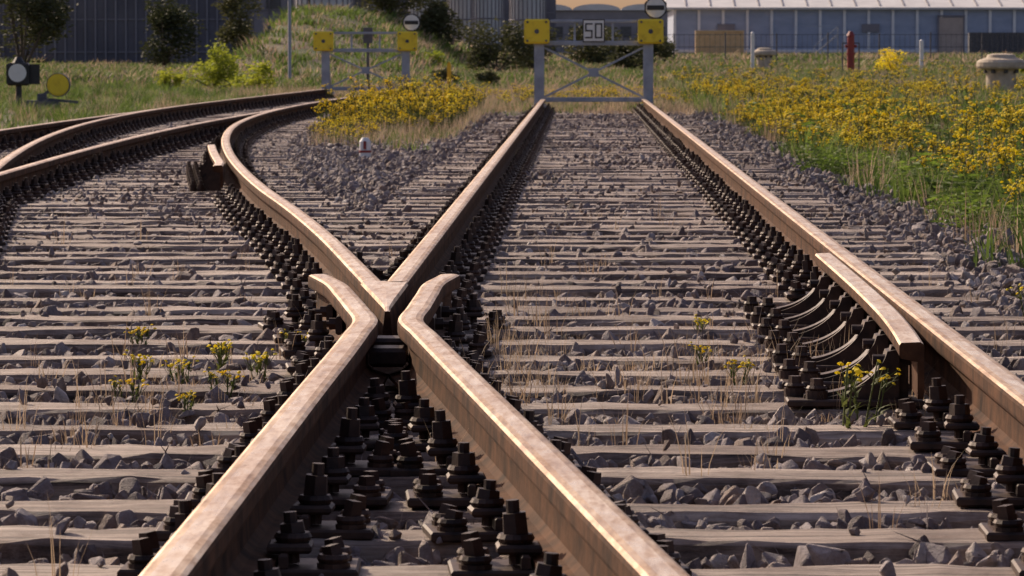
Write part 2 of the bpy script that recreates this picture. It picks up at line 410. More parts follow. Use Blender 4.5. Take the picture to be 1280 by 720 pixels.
# ------------------------------------------------------------------ terrain
def sst(a,b,x):
    t=np.clip((x-a)/(b-a),0,1); return t*t*(3-2*t)
def gz(X,Y):
    X=np.asarray(X,float);Y=np.asarray(Y,float)
    z=-.230+0*X
    z=z-.10*sst(1.6,2.4,X)*(1-sst(2.4,3.4,X)*.6)
    z=z+(-.05+.10*sst(60,140,Y))*sst(2.2,6,X)
    z=z+.10*sst(6.6,10,-X)
    hill=2.2*sst(118,158,Y)*sst(3.6,9.0,-X)*(1-sst(9.9,11.6,-X))*(1-.6*sst(175,230,Y))
    z=z+hill+.5*sst(90,300,Y)
    z=z+.03*np.sin(X*1.3+Y*.4)*sst(2.5,5,np.abs(X-.2))*sst(20,60,Y)
    return z
def vegm(X,Y):
    X=np.asarray(X,float);Y=np.asarray(Y,float)
    right=sst(1.75,2.4,X+.25*np.sin(Y*.7)+.15*np.sin(Y*2.1))
    right=right*sst(12,19,Y)
    left=sst(6.0,6.8,-X)
    far=sst(60,66,Y+1.2*np.sin(X*2.3))*np.where((X<-3)&(X>-6)&(Y<84),0.2,1)
    mid=sst(38,46,Y)*((X>BRf(Y)+.75)&(X<-1.35))
    return np.clip(np.maximum.reduce([right,left,far,mid*.8]),0,1)
xs=np.concatenate([-np.geomspace(1500,9.2,28),np.arange(-9,9.01,.2),np.geomspace(9.2,1500,28)])
xs=np.sort(np.unique(np.concatenate([xs,np.arange(-26,-9,.7),np.arange(9.7,26,.9)])))
ys=np.concatenate([[-200,-60,-20,-5,0],np.arange(2,90,.3),np.geomspace(90.5,3000,90)])
GX,GY=np.meshgrid(xs,ys); GZ=gz(GX,GY)
nearm=(np.abs(GX)<9.1)&(GY<90)
GZ=GZ+np.where(nearm,rng.normal(0,.006,GZ.shape),0)
nx,ny=len(xs),len(ys)
idx=np.arange(nx*ny).reshape(ny,nx)
F=np.stack([idx[:-1,:-1],idx[:-1,1:],idx[1:,1:],idx[1:,:-1]],-1).reshape(-1,4)
me=bpy.data.meshes.new('ground'); me.from_pydata(np.stack([GX,GY,GZ],-1).reshape(-1,3).tolist(),[],F.tolist())
ca=me.attributes.new('veg','FLOAT','POINT'); ca.data.foreach_set('value',vegm(GX,GY).ravel().astype(np.float32))
me.polygons.foreach_set('use_smooth',[True]*len(F))
m,nt,b=newmat('ground')
v=coords(nt); at=N(nt,'ShaderNodeAttribute',attribute_name='veg')
f1=nz(nt,v,22,6,.7); f2=nz(nt,v,.35,5,.6); f3=nz(nt,v,6,5,.7)
ball=ramp(nt,f1,[(.3,(.03,.022,.021)),(.7,(.13,.10,.095))])
soil=ramp(nt,f3,[(.3,(.07,.05,.036)),(.7,(.21,.155,.105))])
green=ramp(nt,f3,[(.3,(.035,.053,.016)),(.7,(.10,.125,.045))])
sw=ramp(nt,f2,[(.42,(0,0,0)),(.56,(1,1,1))])
vg=mixc(nt,sw,soil,green)
nt.links.new(mixc(nt,at.outputs['Fac'],ball,vg),b.inputs['Base Color']); b.inputs['Roughness'].default_value=.95
bump(nt,b,f1,.6,.03)
me.materials.append(m); COL.objects.link(bpy.data.objects.new('ground',me))

# ------------------------------------------------------------------ ballast
protos=[]
for i in range(12):
    bm=bmesh.new()
    ax=(random.uniform(.8,1.3),random.uniform(.65,1.0),random.uniform(.5,.8))
    for j in range(random.randint(10,17)):
        d=Vector((random.gauss(0,1),random.gauss(0,1),random.gauss(0,1))).normalized()*random.uniform(.85,1.1)
        bm.verts.new((d.x*ax[0],d.y*ax[1],d.z*ax[2]))
    bmesh.ops.convex_hull(bm,input=bm.verts)
    bmesh.ops.delete(bm,geom=[v for v in bm.verts if not v.link_faces],context='VERTS')
    bmesh.ops.bevel(bm,geom=bm.edges[:],offset=.06,segments=1,affect='EDGES',profile=.5)
    me=bpy.data.meshes.new('rock'); bm.to_mesh(me); bm.free(); me.materials.append(M_ROCK)
    protos.append(bpy.data.objects.new('rock',me))
def on_sleeper(x,y,pad=.0):
    k=np.abs((y-SL0+.3)%.6-.3)
    r=k<(.118-pad)
    has=(x<1.5)&~((y>24.4)&(x>BRf(y)+.55)&(x<-1.15))
    return r&has
P=[];SC=[]
def vn2(x,y): return np.array([min(1,max(0.03,.28+2.4*noise.noise(Vector((float(a)*.9,float(b)*.30,4.2))))) for a,b in zip(x,y)])
def addrocks(y0,y1,dens,smin,smax,xl,xr,lay=.02,top=False):
    A=(xr-xl)*(y1-y0); n=int(A*dens)
    x=rng.uniform(xl,xr,n); y=rng.uniform(y0,y1,n)
    keep=(np.abs(x+.016*y)<.135*y+.9)
    x=x[keep];y=y[keep]
    v=vegm(x,y); k=(rng.random(len(x))>v*1.05)&~((np.abs(x+1.87)<.12)&(y>36)&(y<38.3)); x=x[k];y=y[k]
    ons=on_sleeper(x,y)
    if top:
        pn=vn2(x,y); ons=ons&(rng.random(len(x))<pn)
        x=x[ons];y=y[ons]
        s=rng.uniform(smin,smax,len(x)); z=np.full(len(x),-.168)+s*.30
    else:
        k=~ons; x=x[k];y=y[k]; s=smin+(smax-smin)*rng.random(len(x))**2.0; z=gz(x,y)+rng.uniform(-.012,lay,len(x))
        for f_,a_,b_ in rails: 
            k=(np.abs(x-f_(y))<.13)&(y>a_)&(y<b_); z=np.where(k,np.minimum(z,-.215),z)
        tri=((y>24.4)&(x>BRf(y)+.6)&(x<-1.2))|(x>1.65)
        z=np.where(tri,z+.015,np.minimum(z,-.177-s*.42))
    P.append(np.stack([x,y,z],-1)); SC.append(s)
addrocks(5.2,16,850,.016,.042,-3.2,2.9,.042)
addrocks(16,30,500,.020,.044,-5.5,3.5,.042)
addrocks(30,50,260,.026,.048,-6.9,4,.045)
addrocks(50,78,120,.034,.054,-6.9,4,.05)
addrocks(24,46,380,.020,.050,-3.4,-1.0,.04)
addrocks(5.2,45,50,.008,.026,-6,1.5,top=True)
addrocks(30,66,80,.016,.032,-1.2,1.5,top=True)
P=np.concatenate(P);SC=np.concatenate(SC)
n=560; bx=rng.uniform(-2.5,2.2,n); by=rng.uniform(5.5,30,n); k=~on_sleeper(bx,by,-.04)&(np.abs(bx-AL)>.14)&(np.abs(bx-AR)>.14)&(np.abs(bx-BRf(by))>.14)
bx=bx[k];by=by[k]; P=np.concatenate([P,np.stack([bx,by,np.full(len(bx),-.187)],-1)]); SC=np.concatenate([SC,rng.uniform(.028,.050,len(bx))])
n=len(P); print('rocks',n)
scatter('ballast_gravel',P,rng.uniform(0,6.28,(n,3)),SC[:,None]*rng.uniform(.8,1.2,(n,3)),rng.integers(0,12,n),protos)

# ------------------------------------------------------------------ vegetation prototypes
def blade(mb,base,h,w,lean,az,mi=0,seg=3):
    px=Vector((math.cos(az+1.57),math.sin(az+1.57),0))*w/2; d=Vector((math.cos(az),math.sin(az),0))
    vs=[]
    for i in range(seg+1):
        t=i/seg; c=Vector(base)+d*lean*t*t+Vector((0,0,h*t*(1-.15*t)))
        ww=(1-t)**.7 if i<seg else .06
        vs+=[c-px*ww,c+px*ww]
    mb.add(vs,[(2*i,2*i+1,2*i+3,2*i+2) for i in range(seg)],mi)
def tuft(n,h,rad,w,mat,hv=.5,lean=.5,seg=3):
    mb=MB()
    for i in range(n):
        a=random.random()*6.28; r=rad*random.random()**.6; hh=h*random.uniform(1-hv,1)
        blade(mb,(r*math.cos(a),r*math.sin(a),-.01),hh,w*random.uniform(.7,1.3),hh*lean*random.uniform(.1,1),a+random.uniform(-1,1),0,seg)
    return mb.obj('t',[mat],link=False)
def herb(n,h,rad,mat):
    mb=MB()
    for i in range(n):
        a=random.random()*6.28; r=rad*random.random()**.6; z=h*random.random()**.8*(1-.5*(r/rad)**2)
        c=Vector((r*math.cos(a),r*math.sin(a),z)); q=Vector((random.gauss(0,.7),random.gauss(0,.7),1)).normalized().to_track_quat('Z','Y'); l=random.uniform(.018,.034)
        mb.add([c+q@Vector(t) for t in((-l,0,0),(0,-l*.4,0),(l,0,-l*.2),(0,l*.4,0))],[(0,1,2,3)],0)
    for i in range(8):
        a=random.random()*6.28; mb.cyl((0,0,-.02),(rad*.7*math.cos(a),rad*.7*math.sin(a),h*.7),.003,.002,4,0,False)
    return mb.obj('h',[mat],link=False)
def ragwort(h,nst=5,nf=26,fr=.015,leafy=14):
    mb=MB()
    for s in range(nst):
        a=random.random()*6.28; r=random.uniform(0,.07); b=Vector((r*math.cos(a),r*math.sin(a),-.01))
        hh=h*random.uniform(.65,1); t=b+Vector((math.cos(a)*hh*.2,math.sin(a)*hh*.2,hh))
        mb.cyl(b,t,.004,.0025,4,0,False)
        for l in range(leafy//nst+2):
            q=random.uniform(.05,.8); p=b.lerp(t,q); blade(mb,p,random.uniform(.02,.06),.018,random.uniform(.04,.09),random.random()*6.28,0,2)
        R=.045+.03*random.random()
        for k in range(nf//nst+1):
            aa=random.random()*6.28; rr=R*random.random()**.5; c=t+Vector((rr*math.cos(aa),rr*math.sin(aa),random.uniform(-.03,.02)-rr*.2))
            mb.cyl(t-Vector((0,0,.07)),c,.0015,.0015,3,0,False)
            n6=6;nrm=Vector((random.gauss(0,.5),random.gauss(0,.5),1)).normalized();qq=nrm.to_track_quat('Z','Y')
            f=fr*random.uniform(.7,1.2)
            vs=[c+qq@Vector((f*math.cos(i*6.283/n6),f*math.sin(i*6.283/n6),0)) for i in range(n6)]+[c+qq@Vector((0,0,f*.6))]
            mb.add(vs,[(i,(i+1)%n6,n6) for i in range(n6)]+[tuple(range(5,-1,-1))],1)
    return mb.obj('r',[M_STEM,M_FLOW],link=False)
gk=[tuft(30,.26,.13,.010,M_GRASS),tuft(32,.18,.15,.011,M_GRASS),tuft(24,.36,.10,.010,M_GRASS,.6,.6)]
dk=[tuft(26,.28,.12,.007,M_DRY,.6,.5),tuft(18,.42,.10,.005,M_DRY,.6,.4)]
fk=[tuft(16,.22,.17,.018,M_GRASS,.5,.5,2),tuft(14,.26,.15,.014,M_DRY,.5,.5,2)]
hk=[herb(130,.24,.17,M_HERB),herb(150,.32,.16,M_HERB)]
def inst(n,xr,yr,cond=None):
    x=rng.uniform(*xr,n);y=rng.uniform(*yr,n)
    k=np.abs(x+.016*y)<.135*y+2.0
    if cond is not None: k&=cond(x,y)
    x=x[k];y=y[k]; return x,y
def pack(lists):
    Pn=[];Sn=[];In=[]
    for (x,y),s,ids,flat in lists:
        m_=len(x); Pn.append(np.stack([x,y,gz(x,y)],-1)); sc=rng.uniform(s[0],s[1],m_)
        Sn.append(np.stack([sc*flat,sc*flat,sc],-1)); In.append(rng.choice(ids,m_))
    Pn=np.concatenate(Pn);Sn=np.concatenate(Sn);In=np.concatenate(In)
    R=np.zeros_like(Pn);R[:,2]=rng.uniform(0,6.28,len(Pn));R[:,0]=rng.normal(0,.08,len(Pn)); return Pn,R,Sn,In
vn=lambda s,o:(lambda x,y:np.array([noise.noise(Vector((float(a)*s,float(b)*s*.5,o))) for a,b in zip(x,y)]))
vmask=lambda lo:(lambda x,y:rng.random(len(x))<vegm(x,y)*lo)
G=[]
G.append((inst(8000,(1.8,13),(15,60),lambda x,y:(rng.random(len(x))<vegm(x,y))&(vn(.5,3)(x,y)>-.12)),(.5,1.5),[0,1,2],1.2))
G.append((inst(4500,(1.8,13),(15,60),lambda x,y:(rng.random(len(x))<vegm(x,y))&(vn(.5,3)(x,y)<.05)),(.5,1.25),[3,4],1.2))
G.append((inst(2200,(2.1,10),(20,85),lambda x,y:(rng.random(len(x))<vegm(x,y))&(vn(.7,51)(x,y)>.04)),(.6,1.3),[7,8],1.3))
G.append((inst(7000,(1.8,16),(60,120),vmask(1)),(.7,1.6),[0,1,3,2,4,0,2],1.6))
G.append((inst(4000,(-7,2.0),(60,100),lambda x,y:(rng.random(len(x))<vegm(x,y))&~((x<-2.6)&(y<84))),(.5,1.0),[0,3,4,3],1.6))
G.append((inst(4500,(-17,-5.9),(36,100),vmask(1)),(.5,1.0),[0,1,2,3],1.6))
G.append((inst(13000,(-24,24),(98,190)),(.9,1.6),[5,5,5,6],2.2))
G.append((inst(4000,(-40,40),(180,330)),(1.2,2.2),[5,5,6],3.5))
G.append((inst(2600,(-3.6,-1.2),(37,67),vmask(1)),(.4,.95),[3,4,3,0],1.3))
for cx,cy,r,nn in((2.05,33,.30,60),(2.35,23.5,.4,80),(2.6,26,.5,80),(2.9,29,.7,90),(2.15,36,.3,50),(2.5,21.5,.3,50),(2.5,31.5,.5,80)):
    x=rng.normal(cx,r*.5,nn);y=rng.normal(cy,r*1.5,nn); G.append(((x,y),(.5,1.0),[0,1,2,7,8,7],1.0))
Pn,R,Sn,In=pack(G); print('grass',len(Pn)); scatter('verge_grass',Pn,R,Sn,In,gk+dk+fk+hk)
rk=[ragwort(.5),ragwort(.38,6,30),ragwort(.6,4,24),ragwort(.45,7,40)]
G=[]
fl=lambda th,o=9,s=.9:(lambda x,y:(vn(s,o)(x,y)>th)&(rng.random(len(x))<vegm(x,y)))
G.append((inst(2900,(2.0,8.5),(42,86),lambda x,y:fl(.17)(x,y)&(x<2.2+(y-30)*.085)),(.6,1.1),[0,1,2,3],1.0))
G.append((inst(330,(2.5,11),(42,90),vmask(1)),(.7,1.1),[0,2,3],1.0))
G.append((inst(380,(1.9,3.2),(38,62),lambda x,y:vegm(x,y)>.5),(.5,.9),[0,1,3],1.0))
G.append((inst(900,(2.3,6),(22,48),lambda x,y:fl(.27,20)(x,y)&(x>2.4)),(.5,1.1),[0,1,2,3],1.0))
G.append((inst(90,(2.5,4.2),(24.5,34)),(.5,1.0),[0,1,2,3],.9))
G.append((inst(600,(2,14),(85,140),fl(.28)),(.7,1.2),[0,1,2,3],1.3))
G.append((inst(620,(-3.0,-1.45),(46,64),lambda x,y:(vegm(x,y)>.3)&(vn(1.1,31)(x,y)>.05)),(.5,1.1),[0,1,2,3],.9))
G.append((inst(60,(-3,-2.0),(40,47),lambda x,y:(vegm(x,y)>.2)),(.4,.8),[0,1],.9))
G.append((inst(150,(-2.6,2.0),(67,90)),(.5,.8),[0,1],1.0))
Pn,R,Sn,In=pack(G); print('rag',len(Pn)); scatter('yellow_ragwort_flowers',Pn,R,Sn,In,rk)
wk=[tuft(9,.16,.05,.0035,M_DRY,.6,.5),tuft(7,.22,.04,.003,M_DRY,.6,.4),tuft(12,.08,.05,.005,M_DRY,.6,.8)]
wx=[];wy=[]
for cx,cy,sx,sy,nn in((-.25,11.9,.10,.9,44),(.25,11.4,.35,.8,80),(-1.1,11.6,.25,.9,60),(-.2,14.5,.12,1.2,26),(.4,13.2,.35,1.0,60),(-1.3,8.8,.3,.8,8),(-1.0,10.2,.3,.6,20),(1.35,13.5,.2,2,10),(0,16,1.0,5,50),(-1.9,16,.8,4,40),(.6,9.2,.3,.6,8)):
    wx+=list(rng.normal(cx,sx,nn)); wy+=list(rng.normal(cy,sy,nn))
wx=np.array(wx);wy=np.array(wy); wp=np.stack([wx,wy,np.full(len(wx),-.20)],-1)
rr=np.zeros_like(wp);rr[:,2]=rng.uniform(0,6.28,len(wp)); sc=rng.uniform(.5,1.1,len(wp))
scatter('dry_grass_stalks',wp,rr,np.stack([sc]*3,-1),rng.integers(0,3,len(wp)),wk)
sk=[ragwort(.16,4,18,.014,18),ragwort(.30,3,14,.012,12)]
wp=[(.62,10.45,-.2),(.67,10.6,-.2),(.35,12.6,-.19),(.42,11.9,-.19),(.38,13.9,-.19),(-.93,11.5,-.19),(-1.02,12.4,-.19),(-.98,10.9,-.19),(-1.1,11.9,-.19),(1.5,14.6,-.24),(1.56,14.9,-.24),(1.7,14.1,-.25),(-.85,13.2,-.19),(-1.2,12.0,-.19),(-.9,12.1,-.19),(-1.35,13.3,-.19),(-1.15,11.2,-.19),(1.52,14.3,-.24)]
scatter('yellow_weeds',wp,[(0,0,random.random()*6) for _ in wp],[(s,s,s) for s in(.75,.62,.45,.5,.45,.5,.6,.42,.5,.6,.7,.6,.45,.55,.55,.5,.5,.6)],[1,1,0,0,0,0,0,0,0,1,1,0,0,0,0,0,0,0],sk)

# bushes & trees
def bush(name,x,y,w,h,dense,leaf,mat,trunk=0.0,z=None):
    z0=float(gz(x,y)) if z is None else z
    e=empty(name,(x,y,z0)); mb=MB(); wd=MB(); lobes=[]
    for i in range(9):
        a=random.random()*6.28; r=w*.5*random.random()**.7*.75; zz=trunk+(h-trunk)*random.uniform(.15,.85)
        rr=min(w,h-trunk)*random.uniform(.16,.30); lobes.append((Vector((r*math.cos(a),r*math.sin(a)*.8,zz)),rr))
        wd.cyl((0,0,max(trunk*.7,.05)),lobes[-1][0],.02*h*.4+.01,.01,5)
    wd.cyl((0,0,-.1),(0,0,trunk+h*.3),.03*h*.5+.02,.03,7)
    for i in range(dense):
        c,r=random.choice(lobes); d=Vector((random.gauss(0,1),random.gauss(0,1),random.gauss(0,1))).normalized()
        p=c+d*r*random.uniform(.55,1.25)*(1 if random.random()<.85 else 1.35)
        if p.z<0: p.z=-p.z*.5
        q=Vector((random.gauss(0,1),random.gauss(0,1),random.gauss(0,1))).normalized().to_track_quat('Z','Y'); l=leaf*random.uniform(.6,1.3)
        mb.add([p+q@Vector(t) for t in((-l,0,0),(0,-l*.45,0),(l,0,l*.2),(0,l*.45,0))],[(0,1,2,3)],0)
    mb.obj('foliage',[mat],e); wd.obj('branches',[M_BARK],e)
bush('leafy_bush',-8.1,97,1.4,1.05,2200,.045,M_LEAFL)
bush('leafy_bush',-7.4,99,1.1,.7,1100,.045,M_LEAFL)
bush('leafy_bush',-8.9,95,.7,.5,500,.045,M_LEAFL)
bush('tree',-14.7,155,1.9,2.8,3400,.08,M_LEAFD,.3)
bush('tree',-14.0,110,2.4,3.4,4500,.07,M_LEAFD,.3)
bush('tree',-12.4,160,1.6,3.4,2600,.08,M_LEAFD,.8)
bush('tree',-10.2,165,2.0,1.9,1600,.08,M_LEAFD,.8)
bush('shrub',-8.2,190,3.8,2.6,4000,.09,M_LEAFD,.2)
bush('shrub',-6.0,185,2.4,2.0,2800,.09,M_LEAFD,.1)
bush('shrub',-2.9,150,2.6,2.0,3400,.07,M_LEAFD,.1)
bush('shrub',-1.8,160,2.2,1.8,2600,.07,M_LEAFD,.1)
bush('shrub',-3.4,110,1.0,.5,900,.05,M_LEAFD,.0)
bush('shrub',-2.2,105,.9,.45,900,.05,M_LEAFD,.0)
bush('shrub',1.8,170,2.6,1.5,2400,.08,M_LEAFD,.0)
bush('shrub',3.1,200,2.6,1.7,2600,.09,M_LEAFD,.0)
bush('shrub',-.2,190,3.5,1.9,2800,.09,M_LEAFD,.0)
bush('yellow_bush',10.6,150,1.4,.95,900,.045,M_FLOW)
bush('yellow_bush',-5.0,150,1.4,.5,500,.05,M_LEAFL)
bush('shrub',15,140,3.5,.6,2000,.07,M_LEAFL)

# ------------------------------------------------------------------ buffer stops
DIG={'5':[(0,4,3,4),(0,2,0,4),(0,2,3,2),(3,0,3,2),(0,0,3,0)],'0':[(0,0,3,0),(3,0,3,4),(0,4,3,4),(0,0,0,4)]}
def buffer_stop(x,y,w,z0,zt,sign50):
    e=empty('buffer_stop',(x,y,0)); h=w/2
    mb=MB()
    for sx in(-h,h):
        mb.box((sx,-.05,(zt-.36+z0)/2),(.15,.014,zt-.36-z0)); mb.box((sx,.07,(zt-.36+z0)/2),(.15,.014,zt-.36-z0)); mb.box((sx,.01,(zt-.36+z0)/2),(.014,.105,zt-.36-z0))
        mb.box((sx,.02,z0+.01),(.24,.34,.03))
        mb.beam((sx,.08,zt-.42),(sx,1.25,z0+.05),.10,.10)
        mb.box((sx,1.25,z0+.02),(.2,.3,.05))
    mb.box((0,.0,zt-.36),(w-.15,.10,.07),bev=.01); mb.box((0,.0,zt-.03),(w-.33,.08,.045),bev=.008)
    mb.box((0,-.0,z0+.12),(w-.15,.08,.07),bev=.008)
    mb.beam((-h+.08,.015,z0+.16),(h-.08,.015,zt-.43),.055,.03); mb.beam((-h+.08,.05,zt-.43),(h-.08,.05,z0+.16),.055,.03)
    mb.box((0,-.01,(z0+zt-.27)/2),(.15,.02,.13))
    for sx in(-.35*w/2,.35*w/2): mb.box((sx,.02,zt-.195),(.035,.03,.27))
    mb.obj('steel_frame',[M_STEEL],e)
    mb=MB()
    for sx in(-h-.035,h+.035):
        mb.box((sx,-.08,zt-.185),(.38,.14,.37),0,bev=.025)
        for ix in(-.14,.14):
            for iz in(-.14,.14): mb.cyl((sx+ix,-.15,zt-.185+iz),(sx+ix,-.165,zt-.185+iz),.018,n=6,mi=1)
        mb.cyl((sx,-.15,zt-.185),(sx,-.157,zt-.185),.035,n=14,mi=1)
    mb.obj('buffer_blocks',[M_YEL,M_STEELD],e)
    mb=MB(); sx=h+.11; zc=zt+.17
    mb.cyl((sx-.02,.06,zt-.1),(sx-.02,.06,zc),.025,n=8,mi=1)
    pl=[(.18*math.cos(a),.18*math.sin(a)) for a in np.linspace(0,2*math.pi,9)[:-1]+math.pi/8]
    mb.prism(pl,'y',.015,(sx,.0,zc),1)
    mb.cyl((sx,-.0075,zc),(sx,-.012,zc),.148,n=28,mi=0)
    mb.box((sx,-.016,zc),(.26,.006,.07),1)
    mb.obj('stop_signal_disc',[M_WHITE,M_BLACK],e)
    if sign50:
        mb=MB(); cx=.0; cz=zt-.175
        mb.box((cx,-.07,cz),(.33,.012,.34),1); mb.box((cx,-.078,cz),(.30,.006,.31),0)
        u=.030
        for d,ox in(('5',-.118),('0',.028)):
            for x0_,y0_,x1_,y1_ in DIG[d]:
                xa,xb=sorted((x0_,x1_));ya,yb=sorted((y0_,y1_))
                yo=0.0007*DIG[d].index((x0_,y0_,x1_,y1_))
                mb.box((cx+ox+(xa+xb)/2*u,-.083-yo,cz+((ya+yb)/2-2)*u*1.7),((xb-xa)*u+.022,.004,(yb-ya)*u*1.7+.022),1)
        mb.box((cx,-.03,cz),(.05,.07,.34),1)
        mb.obj('speed_sign',[M_WHITE,M_BLACK],e)
    return e
buffer_stop(.18,66,1.632,-.13,1.195,True)
buffer_stop(-4.12,84,1.53,-.12,1.09,False)
mb=MB(); mb.box((0,0,.3),(.18,.05,.30),0,bev=.01); mb.box((0,0,-.2),(.05,.045,.8)); mb.obj('small_grey_sign',[M_STEELD],None,(-4.15,85.5,.72))

# fouling point marker
e=empty('fouling_point_marker',(-1.87,38,-.195)); mb=MB(); mb.cyl((0,0,-.06),(0,0,.13),.052,.050,16,0); mb.cyl((0,0,.13),(0,0,.165),.050,.026,16,0); mb.obj('post',[M_WHITE],e)
mb=MB(); mb.cyl((0,0,.035),(0,0,.055),.054,.054,16,0); mb.box((0.0,-.052,.10),(.024,.008,.07),0); mb.obj('red_band',[M_RED],e)
e=empty('marker_stake',(-2.95,98,-.05)); mb=MB(); mb.box((0,0,.25),(.09,.05,.46),0,bev=.01); mb.box((0,0,.50),(.06,.035,.05),0,bev=.012); mb.obj('post',[M_ORANGE],e)

def vent(x,y,s):
    e=empty('ventilation_pipe',(x,y,float(gz(x,y))-.02)); mb=MB(); n=28
    pr=[(.34,-.1),(.34,.02),(.30,.05),(.295,.60),(.33,.64),(.47,.66),(.49,.70),(.485,.78),(.44,.83),(.30,.87),(.27,.93),(.18,.95),(.001,.955)]
    vs=[(r*s*math.cos(2*math.pi*i/n),r*s*math.sin(2*math.pi*i/n),z*s) for r,z in pr for i in range(n)]
    fs=[(k*n+i,k*n+(i+1)%n,(k+1)*n+(i+1)%n,(k+1)*n+i) for k in range(len(pr)-1) for i in range(n)]
    mb.add(vs,fs,0); mb.obj('concrete_body',[M_CONC],e)
    mb=MB()
    for i in range(8):
        a=i*math.pi/4+.2; mb.box((.315*s*math.cos(a),.315*s*math.sin(a),.60*s),(.07*s,.07*s,.07*s),0,Matrix.Rotation(a,3,'Z'))
    mb.obj('vent_slots',[M_STEELD],e)
vent(8.27,87,1.0); vent(6.95,168,.95)

# point lever with round weight & point lantern
e=empty('point_lever',(-7.85,66,-.15)); mb=MB()
mb.box((-.25,0,.06),(.5,.25,.14),0,bev=.02); mb.box((-.25,0,.17),(.14,.12,.12),0,bev=.02); mb.beam((-.25,-.02,.2),(-.02,-.02,.34),.05,.04); mb.beam((-.25,-.05,.15),(.3,-.05,.10),.04,.04)
mb.obj('lever_arm',[M_STEELD],e)
mb=MB(); mb.cyl((0,-.09,.36),(0,.03,.36),.165,n=32,mi=0); mb.cyl((0,-.092,.36),(0,-.10,.36),.15,.145,n=32,mi=0); mb.cyl((0,-.085,.36),(0,0.02,.36),.178,n=32,mi=1); mb.obj('round_weight',[M_YEL,M_STEELD],e)
e=empty('point_lantern',(-8.45,66,-.15)); mb=MB()
mb.box((0,0,.52),(.34,.26,.34),0,bev=.03); mb.cyl((0,0,-.1),(0,0,.36),.05,.045,10); mb.cyl((0,0,.69),(0,0,.78),.10,.04,12); mb.box((.24,-.02,.52),(.16,.03,.30)); mb.cyl((0,-.12,.54),(0,-.15,.54),.155,n=28)
mb.obj('housing',[M_BLACK],e)
mb=MB(); mb.cyl((0,-.15,.54),(0,-.158,.54),.135,n=28); mb.obj('white_lens',[M_WHITE],e)

for i,(x,y,h,mt,r,nm) in enumerate(((6.2,160,1.45,M_WHITE,.07,'white_post'),(12.4,161,1.2,M_WHITE,.08,'white_post'))):
    mb=MB(); mb.cyl((0,0,-.2),(0,0,h),r,r*.95,12); mb.cyl((0,0,h),(0,0,h+.06),r*.95,.02,12); mb.cyl((0,0,-.2),(0,0,.12),r*1.5,r*1.4,10); mb.obj(nm,[mt],None,(x,y,float(gz(x,y))))
x,y=9.15,150; e=empty('red_hydrant_post',(x,y,float(gz(x,y)))); mb=MB()
mb.cyl((0,0,-.1),(0,0,1.35),.13,.12,12); mb.cyl((0,0,1.35),(0,0,1.5),.15,.06,12); mb.cyl((0,0,.7),(0,0,.76),.155,n=12); mb.cyl((-.2,0,1.0),(.2,0,1.0),.05,n=8); mb.obj('column',[M_RED],e)
mb=MB(); mb.cyl((-.28,0,-.1),(-.28,0,1.1),.025,n=6); mb.cyl((.28,0,-.1),(.28,0,1.1),.025,n=6); mb.cyl((-.28,0,1.1),(.28,0,1.1),.025,n=6); mb.obj('guard_bars',[M_STEELD],e)
mb=MB(); mb.cyl((0,0,-.3),(0,0,7),.05,.035,8); mb.beam((0,0,7),(1.2,0,7.2),.05,.05); mb.box((1.3,0,7.2),(.5,.2,.1)); mb.obj('street_lamp',[M_STEEL],None,(-7.96,120,float(gz(-7.96,120))))

# ------------------------------------------------------------------ buildings
def gb(x,y): return float(gz(x,y))
e=empty('warehouse',(0,550,0)); zg=-.4; ze=5.9
mb=MB(); mb.box((52,20,(ze+zg)/2),(81,40,ze-zg)); mb.obj('walls',[M_BLUE],e)
mb=MB()
x=11.6
while x<92: mb.box((x,-.15,(ze+zg)/2),(.34,.34,ze-zg-.1)); x+=3.02
mb.box((52,-.12,.75),(81,.3,.35)); mb.obj('columns',[M_COLW],e)
mb=MB()
for z in np.arange(1.2,5.8,.33): mb.box((52,-.03,z),(81,.10,.06))
mb.obj('cladding_ribs',[M_BLUE],e)
mb=MB(); mb.box((52,-.4,ze+.12),(83,1.0,.24)); 
mb.add([(10.5,-.9,ze+.25),(93.5,-.9,ze+.25),(93.5,20,ze+3.6),(10.5,20,ze+3.6),(10.5,41,ze+.25),(93.5,41,ze+.25)],[(0,1,2,3),(3,2,5,4),(0,3,4),(1,5,2)],0)
mb.obj('roof',[M_ROOFW],e)
mb=MB()
for x in np.arange(12.5,92,3.02): mb.box((x+.5,10,ze+2.1),(.12,20,.1),0,Matrix.Rotation(math.atan(3.35/20.9),3,'X'))
mb.obj('roof_seams',[M_GREYB],e)
mb=MB(); mb.box((46,-.35,2.6),(3.0,.1,4.6)); mb.obj('gate',[M_GATE],e)
mb=MB(); 
for dx in(-1.6,1.6): mb.box((46+dx,-.4,2.6),(.2,.2,4.9))
mb.box((46,-.4,5.1),(3.4,.2,.2))
for xx in(18,36,60,72): mb.box((xx,-.30,3.6),(2.2,.1,1.0))
mb.obj('door_frames',[M_GREYB],e)
e=empty('industrial_hall',(0,620,0)); mb=MB(); mb.box((2,15,3.0),(34,30,6.8)); mb.obj('walls',[M_GREYB],e)
mb=MB()
for i in range(5):
    cx=-11.5+i*6.8; pl=[(cx+3.4*math.cos(a),6.45+.9*math.sin(a)) for a in np.linspace(0,math.pi,13)]
    mb.prism(pl,'y',31,(0,15,0))
mb.obj('arched_roofs',[M_ROOFW],e)
mb=MB()
for xx in np.arange(-13,18,2.4): mb.box((xx,-.05,3.4),(1.5,.12,1.5))
mb.obj('windows',[M_GLASS],e)
